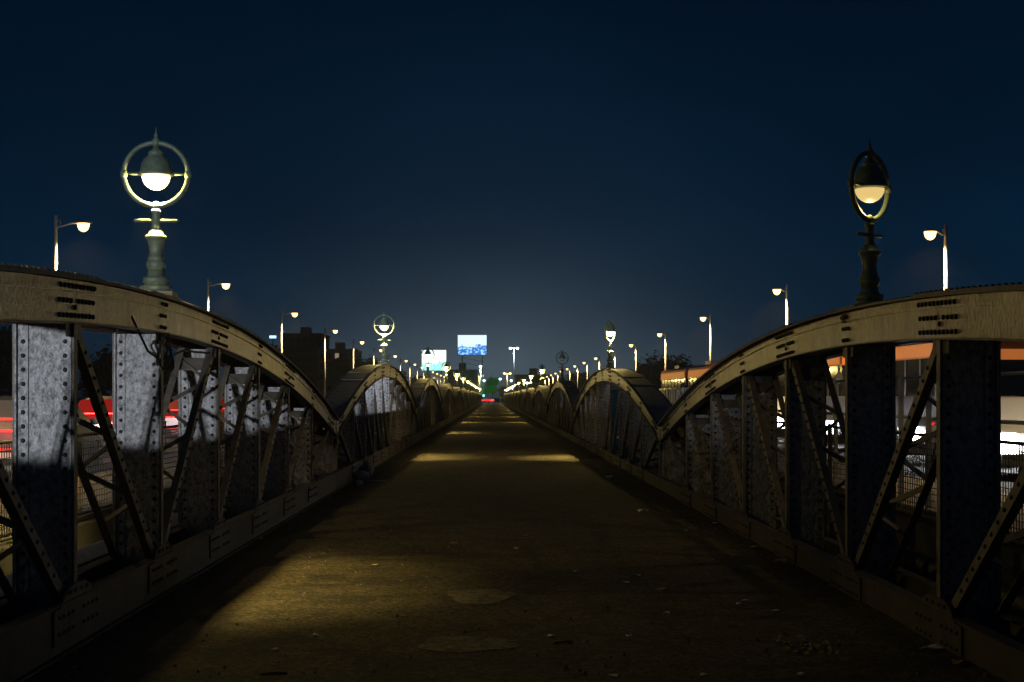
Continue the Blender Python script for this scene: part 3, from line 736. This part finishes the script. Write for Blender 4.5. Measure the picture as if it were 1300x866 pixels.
# right road, oncoming: headlamps towards the camera
for k, (px, X, pm, lab) in enumerate(((1284, 9.6, 'white_car', 'white oncoming car at the far right edge behind the nearest truss'),
                                  (1160, 9.6, 'white_car', 'white oncoming car with dazzling headlamps in the widest right truss gap'),
                                  (1056, 9.6, 'silver_car', 'silver oncoming car dazzling between dark plates on the right'),
                                  (991, 9.6, 'white_car', 'oncoming car shining through the narrow middle gap of the right truss'),
                                  (941, 9.6, 'grey_car', 'oncoming car shining through the narrowest gap of the right truss'))):
    D = F_PX*(X-0.56)/(px-625)
    o = make_car(M[pm], False, True); o.location = (X, D+3.85, ROADZ); o.rotation_euler = (0,0,math.pi)
    tag(o, lab, 'car', 'cars coming towards the camera on the right road')
for k, (x, y, rz) in enumerate(((13.05, 37.6, 1.2), (12.8, 49.2, 1.2), (12.55, 60.8, 1.2), (12.3, 72.4, 1.2), (12.1, 84.0, 1.2))):  # standing queue takes the place of an orange light trail
    o = make_bus(M['bus_orange'], True, False); o.location = (x, y+10.4, ROADZ); o.rotation_euler = (0,0,math.pi+R(rz))
    tag(o, f'bus with orange roof band on the right road, {ORD[k]} from the camera', 'bus', 'orange buses on the right road')
# the bus behind the camera whose headlamps light the silver plates
o = make_bus(M['bus_orange'], True, True); o.location = (-12.0, -48.5, ROADZ)
tag(o, 'bus on the left road behind the camera, headlamps on', 'bus')
for s in (-1, 1):
    bulb('SPOT', (s*0.92, 10.45, 1.07+0.05), P_PLATE, (0.93,0.96,1.0), o, (R(91.0),0,R(-5.8)), shadow_soft_size=0.40, spot_size=R(17.5), spot_blend=0.45)

o = make_bus(M['bus_orange'], True, True); o.location = (-12.6, 15.5, ROADZ)
tag(o, 'bus on the left road just outside the left edge of the frame', 'bus')
for s in (-1, 1):
    bulb('SPOT', (s*0.92, 10.45, 1.12), 4200, (0.93,0.96,1.0), o, (R(91.0),0,R(-24)), shadow_soft_size=0.12, spot_size=R(44), spot_blend=0.6)

# ------------------------------------------------------------------ far bank: buildings, boards, masts, trees
def at(px, py, D): return ((px-625)*D/F_PX, D, CAM_H+(504-py)*D/F_PX)
def building(px0, px1, pyt, D, depth, wall, floors, cols, label, litprob=0.0):
    x0 = at(px0, 0, D)[0]; x1 = at(px1, 0, D)[0]; h = at(0, pyt, D)[2]+0.1
    root = empty('building', ((x0+x1)/2, D, -0.1)); hw = (x1-x0)/2
    MB().box(-hw, hw, 0, depth, 0, h).build('wall', wall, root)
    MB().box(-hw-0.2, hw+0.2, -0.2, depth+0.2, h+0.003, h+0.7).build('roof_parapet', wall, root)
    MB().box(-hw*0.2, hw*0.25, depth*0.3, depth*0.6, h+0.703, h+3.0).build('stair_head', wall, root)
    fw = 2*hw/cols; fh = h/floors
    for i in range(cols):
        for j in range(floors):
            xa = -hw+fw*(i+0.25); za = fh*(j+0.3)
            lit = random.random() < litprob
            o = MB().box(xa, xa+fw*0.5, -0.05, 0.02, za, za+fh*0.5).build('window', M['win_lit'] if lit else M['glass'], root)
            MB().box(xa-0.15, xa+fw*0.5+0.15, -0.35, -0.051, za-0.18, za-0.02).build('sill', wall, o)
    for j in range(1, floors):
        MB().box(-hw-0.05, hw+0.05, -0.12, -0.003, fh*j-0.12, fh*j+0.12).build('floor_band', wall, root)
    tag(root, label, 'building'); return root
building(358, 408, 426, 470, 24, M['bld_dark'], 7, 6, 'dark flat block behind the left street lamps, tallest on the skyline', 0.0)
building(404, 452, 446, 455, 20, M['bld_pale'], 5, 5, 'paler low block right of the dark tall block on the left skyline', 0.04)
building(566, 606, 472, 480, 16, M['bld_dark'], 4, 6, 'dark building under the bright blue billboard', 0.04)
building(655, 700, 478, 520, 20, M['bld_dark'], 3, 6, 'low dark building at the bridge end behind the right lamps', 0.1)

def board_mat(name, sky, low, mark, strength, split):
    m = bpy.data.materials.new(name); m.use_nodes = True
    t = m.node_tree; n = t.nodes; l = t.links; b = n['Principled BSDF']
    co = n.new('ShaderNodeTexCoord'); s_ = n.new('ShaderNodeSeparateXYZ'); l.new(co.outputs['Generated'], s_.inputs[0])
    nz = n.new('ShaderNodeTexNoise'); nz.inputs['Scale'].default_value = 4.5; nz.inputs['Detail'].default_value = 5
    mp = n.new('ShaderNodeMapping'); mp.inputs['Scale'].default_value = (1,0,0.8); l.new(co.outputs['Generated'], mp.inputs[0]); l.new(mp.outputs[0], nz.inputs[0])
    a = n.new('ShaderNodeMath'); a.operation = 'MULTIPLY_ADD'; l.new(nz.outputs[0], a.inputs[0]); a.inputs[1].default_value = -0.75; l.new(s_.outputs[2], a.inputs[2])
    r1 = n.new('ShaderNodeValToRGB'); l.new(a.outputs[0], r1.inputs[0]); r1.color_ramp.interpolation = 'LINEAR'
    e = r1.color_ramp.elements; e[0].position = max(0.0, split-0.02); e[1].position = split+0.02
    e[0].color = tuple(low)+(1,); e[1].color = tuple(sky)+(1,)
    n2 = n.new('ShaderNodeTexNoise'); n2.inputs['Scale'].default_value = 10; l.new(mp.outputs[0], n2.inputs[0])
    r2 = n.new('ShaderNodeValToRGB'); l.new(n2.outputs[0], r2.inputs[0]); r2.color_ramp.elements[0].position = 0.5; r2.color_ramp.elements[1].position = 0.56
    lt = n.new('ShaderNodeMath'); lt.operation = 'LESS_THAN'; l.new(a.outputs[0], lt.inputs[0]); lt.inputs[1].default_value = split
    mu = n.new('ShaderNodeMath'); mu.operation = 'MULTIPLY'; l.new(r2.outputs[0], mu.inputs[0]); l.new(lt.outputs[0], mu.inputs[1])
    mx = n.new('ShaderNodeMix'); mx.data_type = 'RGBA'; l.new(mu.outputs[0], mx.inputs[0]); l.new(r1.outputs[0], mx.inputs[6]); mx.inputs[7].default_value = tuple(mark)+(1,)
    b.inputs['Base Color'].default_value = (0.05,0.05,0.05,1)
    l.new(mx.outputs[2], b.inputs['Emission Color']); b.inputs['Emission Strength'].default_value = strength
    return m
def billboard(px, py, wpx, hpx, D, mt, label, legs):
    x, y, z = at(px, py, D); s = D/F_PX; hw, hh = wpx*s/2, hpx*s/2
    root = empty('billboard', (x, y, -0.06))
    z += 0.06
    MB().box(-hw, hw, -0.1, 0.1, z-hh, z+hh).build('display_panel', mt, root)
    fr = MB(); t = 0.16
    fr.box(-hw-t, hw+t, -0.15, 0.2, z+hh+.002, z+hh+t); fr.box(-hw-t, hw+t, -0.15, 0.2, z-hh-t, z-hh-.002)
    fr.box(-hw-t, -hw-.002, -0.15, 0.2, z-hh, z+hh); fr.box(hw+.002, hw+t, -0.15, 0.2, z-hh, z+hh)
    fr.build('frame', M['steel_dark'], root)
    for lx in legs:
        MB().box(lx*hw-0.2, lx*hw+0.2, 0.21, 0.6, 0, z+hh*0.9).build('leg', M['steel_dark'], root)
    for k in range(3):
        zz = z-hh-0.8-k*1.6
        MB().bar((legs[0]*hw, 0.4, zz), (legs[-1]*hw, 0.4, zz-1.4), 0.12, 0.12).build('brace', M['steel_dark'], root)
    tag(root, label, 'billboard'); return root
billboard(599.5, 438, 36.5, 25, 466, board_mat('billboard_blue_print', (0.75,0.92,1.0), (0.03,0.16,0.62), (0.35,0.75,1.0), 1.25, 0.10), 'bright billboard with a blue picture high above the bridge end', (-0.7, 0.7))
billboard(551, 457.5, 31, 26, 462, board_mat('billboard_teal_print', (0.85,1.0,1.0), (0.25,0.75,0.70), (0.5,0.9,0.85), 1.5, 0.0), 'white and teal billboard behind the left ring lamps', (-0.6, 0.6))
def mast(px, py, D, heads, m, label, power=0, col=(0.7,0.85,1.0)):
    x, y, z = at(px, py, D)
    root = empty('mast_light', (x, y, -0.06)); z += 0.06
    MB().tube([(0,0,0),(0,0,z*0.6),(0,0,z)], [0.24,0.18,0.11], 10).build('mast', M['galv'], root)
    hs = [0] if heads == 1 else [-(1.0), 1.0]
    if heads == 2: MB().bar((-1.0,0,z-0.1),(1.0,0,z-0.1), 0.08, 0.08).build('crossarm', M['galv'], root)
    for hx in hs:
        MB().lathe([(0.2,0.22),(0.42,0.1),(0.45,0.0),(0.3,-0.3),(0.05,-0.42)][::-1], 12, (hx,0,z)).build('lamp_head', m, root)
    if power: bulb('POINT', (0,-0.9,z-0.8), power, col, root, shadow_soft_size=0.4)
    tag(root, label, 'mast light'); return root
mast(652.5, 442, 430, 2, M['cool'], 'tall twin headed white mast lamp right of the billboard', 3000)
mast(610, 465, 445, 1, M['cool'], 'bluish white mast lamp under the bright billboard', 3000)
mast(608.5, 477, 500, 2, M['lens'], 'warm twin lamp at the bridge end under the bluish mast lamp', 1500, WARM)
mast(644, 474, 500, 2, M['lens'], 'warm twin lamp at the bridge end right of the green tree', 1500, WARM)
mast(635, 481, 520, 1, M['cool'], 'small cool white lamp just right of the green tree')
mast(614.5, 483, 520, 1, M['cool'], 'small cool white lamp just left of the green tree')
mast(613.5, 502, 470, 1, M['cyan'], 'small cyan lamp low at the bridge end above the tail lights')
mast(649, 483, 540, 1, M['cool'], 'small cool lamp among the far right street lamps')
mast(669, 486, 470, 1, M['cool'], 'small cool lamp low behind the far right arches, left of two')
mast(673.5, 486, 480, 1, M['cool'], 'small cool lamp low behind the far right arches, right of two')
mast(1293, 507, 160, 1, M['cyan'], 'cyan lamp at the right edge before the dark trees', 0)
# small blue sign among the dark blocks
o = empty('roof_sign', at(347, 428, 400)); tag(o, 'small glowing blue sign among the dark skyline on the left', 'sign')
MB().box(-0.9, 0.9, -0.1, 0.1, -0.35, 0.35).build('sign_face', M['sign_blue'], o)
MB().box(-0.1, 0.1, 0.11, 0.3, -19, 0.3).build('post', M['steel_dark'], o)
# end-of-bridge traffic
for px, D, m_, lab in ((612, 452, 'tail_red_car', 'left car in tail-lamp red stopped at the far end of the bridge'), (618.5, 446, 'tail_red_car', 'middle car in tail-lamp red stopped at the far end of the bridge'), (624, 455, 'silver_car', 'right car stopped at the far end of the bridge')):
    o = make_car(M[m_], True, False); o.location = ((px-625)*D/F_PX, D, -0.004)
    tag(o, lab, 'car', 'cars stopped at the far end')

def tree_mesh(seed, h, rad, nleaf, ls):
    rnd = random.Random(seed); tr = MB(); lf = MB()
    tr.tube([(0,0,0),(0.1,0.05,h*0.25),(0.0,0.1,h*0.5)], [h*0.035,h*0.028,h*0.018], 8)
    clumps = []
    for i in range(11):
        a = rnd.uniform(0, 6.28); rr = rad*rnd.uniform(0.15, 0.8); z = h*rnd.uniform(0.42, 0.9)
        rr *= 1-max(0, (z/h-0.6))*1.3
        c = Vector((rr*math.cos(a), rr*math.sin(a), z)); clumps.append((c, rad*rnd.uniform(0.28, 0.5)))
        b0 = Vector((0, 0.05, h*rnd.uniform(0.25, 0.48)))
        tr.tube([b0, b0.lerp(c, 0.5)+Vector((0,0,h*0.03)), c], [h*0.014, h*0.009, h*0.004], 6)
    for i in range(nleaf):
        c, r = rnd.choice(clumps)
        v = Vector((rnd.gauss(0,1), rnd.gauss(0,1), rnd.gauss(0,0.8))).normalized()*r*(rnd.random()**0.4)*rnd.uniform(0.7,1.15)
        p = c+v; a = Vector((rnd.gauss(0,1), rnd.gauss(0,1), rnd.gauss(0,1))).normalized(); b = a.orthogonal().normalized()
        s = ls*rnd.uniform(0.6, 1.4)
        lf.poly([p-a*s, p+b*s*0.5, p+a*s, p-b*s*0.5])
    return tr.mesh('trunk', M['bark']), lf.mesh('crown', M['leaf'])
TM = [tree_mesh(i, 10, 4.5, 3800, 0.30) for i in (1, 2, 3)]
def tree(px, pyt, D, kind, label, base=-0.1, wide=1.0, group='dark trees beyond the bridges'):
    x, y, zt = at(px, pyt, D); h = zt-base; s = h/9.6
    root = empty('tree', (x, y, base), px*0.7); root.scale = (s*wide, s*wide, s)
    for me, nm in zip(TM[kind], ('trunk', 'crown')):
        o = bpy.data.objects.new(nm, me); C.objects.link(o); o.parent = root
    tag(root, label, 'tree', group); return root
tree(625, 481, 470, 0, 'tree lit green at the far end of the bridge', -0.1, 0.85)
gl_ = empty('green_floodlight', at(623, 505.5, 455)); tag(gl_, 'green floodlight at the foot of the green tree', 'floodlight')
MB().lathe([(0.12,-0.5),(0.12,-0.2),(0.3,-0.1),(0.35,0.15)], 10).build('housing', M['housing'], gl_)
bulb('SPOT', (0, 0, 0.3), 9000, (0.04,1.0,0.25), gl_, (R(112),0,0), shadow_soft_size=0.2, spot_size=R(50), spot_blend=0.4)
TREES = sorted(((-8, 424, 300, 1), (28, 432, 330, 1), (150, 446, 330, 1.2), (200, 452, 340, 1.1), (330, 440, 380, 1), (445, 452, 440, 1), (468, 458, 445, 1.1), (500, 470, 460, 1), (530, 478, 460, 1),
                (640, 492, 520, 1), (700, 478, 520, 1.2), (735, 474, 500, 1), (835, 458, 430, 1.2), (858, 452, 420, 1.1), (1275, 440, 300, 1.2), (1308, 436, 310, 1.2)))
for k, (px, pyt, D, wd) in enumerate(TREES):
    base = -9 if D < END else -0.1
    lab = f'dark tree on the far skyline, {ORD[k]} counted from the left edge'
    if k == 0: lab = 'dark tree cut by the left edge behind the nearest truss'
    if px == 1308: lab = 'dark tree cut by the right edge behind the road'
    tree(px, pyt, D, k % 3, lab, base, wd*(0.75 if base < -1 else 1.1))

# ------------------------------------------------------------------ small things on the deck
def ground_at(px, py):
    D = CAM_H*F_PX/(py-504); return ((px-625)/F_PX*D, D)
def blob(sx, sy, sz, seed):
    rnd = random.Random(seed); mb = MB(); n, m = 12, 7
    for i in range(m+1):
        ph = math.pi*i/m
        for k in range(n):
            a = 2*math.pi*k/n; j = 1+0.13*math.sin(3*a+seed)+0.1*math.sin(2*a+5*ph+seed)+rnd.uniform(-.05,.05)
            mb.v.append((sx*j*math.sin(ph)*math.cos(a), sy*j*math.sin(ph)*math.sin(a), sz*(1-math.cos(ph)*j)))
    for i in range(m):
        for k in range(n):
            k2 = (k+1) % n; mb.f.append((i*n+k, i*n+k2, (i+1)*n+k2, (i+1)*n+k)); mb.sm.append(True)
    return mb
for px, py, sx, sz, sd, mt, nm, lab in ((444, 611, 0.20, 0.12, 3, 'cloth', 'sack', 'pale lumpy sack lying by the left kerb at the first dip'),
                                    (443, 606, 0.17, 0.17, 5, 'stone', 'stone', 'pale stone behind the sack at the left kerb'),
                                    (455, 617, 0.10, 0.07, 8, 'stone', 'stone', 'smaller stone in front of the sack by the left kerb')):
    x, y = ground_at(px, py); o = blob(sx, 0.2, sz, sd).build(nm, M[mt]); o.location = (max(x, -XL+0.22), y, -0.01)
    tag(o, lab, nm)
x, y = ground_at(468, 611)
rg = MB(); n = 12
for i in range(n+1):
    for j in range(4): rg.v.append((-0.5+1.0*i/n, -0.12+0.24*j/3+0.05*math.sin(i), 0.01+0.03*abs(math.sin(i*1.3+j))*(1-i/n)))
for i in range(n):
    for j in range(3): a = i*4+j; rg.f.append((a, a+4, a+5, a+1)); rg.sm.append(True)
o = rg.build('rag', M['cloth']); o.location = (x-0.1, y, 0.004)
tag(o, 'flat dirty rag trailing from the sack across the deck', 'rag')

def scrap(kind, s, seed):
    rnd = random.Random(seed); mb = MB()
    if kind == 'stick':
        mb.tube([(-s,0,0.012),(0,0.01,0.018),(s,0.0,0.012)], 0.010, 5); return mb
    n = 7; pts = []
    for k in range(n):
        a = 2*math.pi*k/n; r = s*rnd.uniform(0.6, 1.15)
        pts.append(Vector((r*math.cos(a), r*0.8*math.sin(a), 0.012+s*rnd.uniform(0.05, 0.55))))
    c = Vector((0,0,0.012+s*0.35)); o_ = 0
    mb.v = [tuple(c)]+[tuple(p) for p in pts]+[tuple(c-Vector((0,0,.006)))]+[tuple(p-Vector((0,0,.006))) for p in pts]
    for k in range(n):
        k2 = (k+1) % n
        mb.f += [(0, 1+k, 1+k2), (n+1, n+2+k2, n+2+k), (1+k, n+2+k, n+2+k2, 1+k2)]; mb.sm += [False]*3
    return mb
named = [(478, 719, 'paper', .06, 'pale paper scrap in the yellow light patch on the deck'),
         (404, 627, 'leaf', .09, 'crumpled yellowish leaf against the left kerb near the sack'),
         (775, 608, 'paper', .16, 'white paper sheet farthest up the deck near the right kerb'),
         (816, 651, 'paper', .13, 'flat pale strip of paper on the dark deck right of centre'),
         (841, 751, 'leaf', .08, 'orange dry leaf alone on the right half of the deck'),
         (982, 699, 'paper', .10, 'pale paper scrap near the right kerb in mid distance'),
         (1021, 718, 'leaf', .12, 'brown crumpled leaf touching the right kerb'),
         (715, 817, 'stick', .075, 'short orange stick on the deck in the foreground'),
         (348, 856, 'stick', .09, 'pale stick at the bottom left of the deck'),
         (1227, 828, 'paper', .09, 'crumpled white paper against the right kerb in the foreground'),
         (1252, 846, 'leaf', .07, 'curled leaf beside the crumpled white paper at the right kerb'),
         (577, 692, 'leaf', .08, 'small dry leaf near the middle of the deck')]
kinds = {'paper': ('paper_scrap', M['paper'], 'litter'), 'leaf': ('dry_leaf', M['dryleaf'], 'leaf'), 'stick': ('stick', M['dryleaf'], 'stick')}
for i, (px, py, kd, s, lab) in enumerate(named):
    x, y = ground_at(px, py); nm, mt, ct = kinds[kd]
    x = min(max(x, -XL+s+.05), XR-s-.05)
    o = scrap(kd, s, i).build(nm, mt); o.location = (x, y, -0.004); o.rotation_euler = (0, 0, i*0.7 if kd != 'stick' else 0.15)
    tag(o, lab, ct)
specks = [(400,808,'left of the round cement patches in the foreground'),(351,826,'lowest left on the lit deck'),(655,697,'near the middle of the deck beyond the cement patches'),(379,651,'by the left kerb before the sack'),(304,684,'at the foot of the left kerb, nearest'),
          (872,675,'right of centre, farthest of the right half'),(926,665,'close to the right kerb, farthest'),(731,727,'just right of the far cement patch'),(811,732,'left of the orange dry leaf, farther of two'),(794,741,'left of the orange dry leaf, nearer of two'),
          (946,764,'mid right deck, farther of a close pair'),(938,769,'mid right deck, nearer of a close pair'),(847,780,'just below the orange dry leaf'),(986,778,'right of the close pair on the mid right deck'),(700,809,'beside the short orange stick'),
          (799,810,'right of the short orange stick'),(1019,859,'bottom edge, rightmost of three'),(894,860,'bottom edge, middle of three'),(779,860,'bottom edge, leftmost of three')]
base = [scrap('paper', .035, 50+i).mesh('paper_scrap', M['paper']) for i in range(4)]
for i, (px, py, where) in enumerate(specks):
    x, y = ground_at(px, py)
    o = bpy.data.objects.new('paper_scrap', base[i % 4]); C.objects.link(o); o.location = (min(max(x,-XL+.1),XR-.1), y, -0.004); o.rotation_euler = (0,0,i)
    tag(o, f'tiny pale litter scrap {where}', 'litter', 'tiny pale scraps on the deck')
lx, ly = ground_at(1018, 826)
ll = MB(); rnd = random.Random(4)
for i in range(90):
    p = Vector((lx+rnd.gauss(0,.14), ly+rnd.gauss(0,.16), 0.01+abs(rnd.gauss(0,.02)))); a = Vector((rnd.gauss(0,1),rnd.gauss(0,1),rnd.gauss(0,.4))).normalized(); b = a.orthogonal().normalized(); s = rnd.uniform(.015,.04)
    ll.poly([p-a*s, p+b*s*.5, p+a*s, p-b*s*.5])
tag(ll.build('leaf_litter', M['greenleaf']), 'scatter of small wilted leaves on the deck at lower right', 'leaves', kind='stuff')
gt = MB(); rnd = random.Random(9)
for i in range(1500):
    y = 7+rnd.random()**1.5*45; x = rnd.uniform(-XL+.05, XR-.05)
    if rnd.random() < .45: x = (-XL+.06+abs(rnd.gauss(0,.25))) if rnd.random() < .5 else (XR-.06-abs(rnd.gauss(0,.3)))
    s = rnd.uniform(.005,.016); 
    gt.v += [(x-s,y-s,0),(x+s,y-s*.7,0),(x+s*.8,y+s,0),(x-s*.7,y+s,0),(x,y,s*1.3)]
    o_ = len(gt.v)-5
    for k in range(4): gt.f.append((o_+k, o_+(k+1)%4, o_+4)); gt.sm.append(False)
tag(gt.build('grit', M['grit']), 'fine grit strewn over the deck', 'grit', kind='stuff')

# ------------------------------------------------------------------ night haze
HAZE = 0.00028
hz = MB().box(-4600, 4600, -1100, 6600, -10.6, 34.0).build('haze', M['soil'])
hm = bpy.data.materials.new('night_haze'); hm.use_nodes = True
t = hm.node_tree; t.nodes.clear()
ho = t.nodes.new('ShaderNodeOutputMaterial'); pv = t.nodes.new('ShaderNodeVolumePrincipled')
pv.inputs['Color'].default_value = (0.85, 0.88, 0.92, 1); pv.inputs['Density'].default_value = HAZE; pv.inputs['Anisotropy'].default_value = 0.45
t.links.new(pv.outputs[0], ho.inputs['Volume'])
hz.data.materials.clear(); hz.data.materials.append(hm)
tag(hz, kind='stuff')
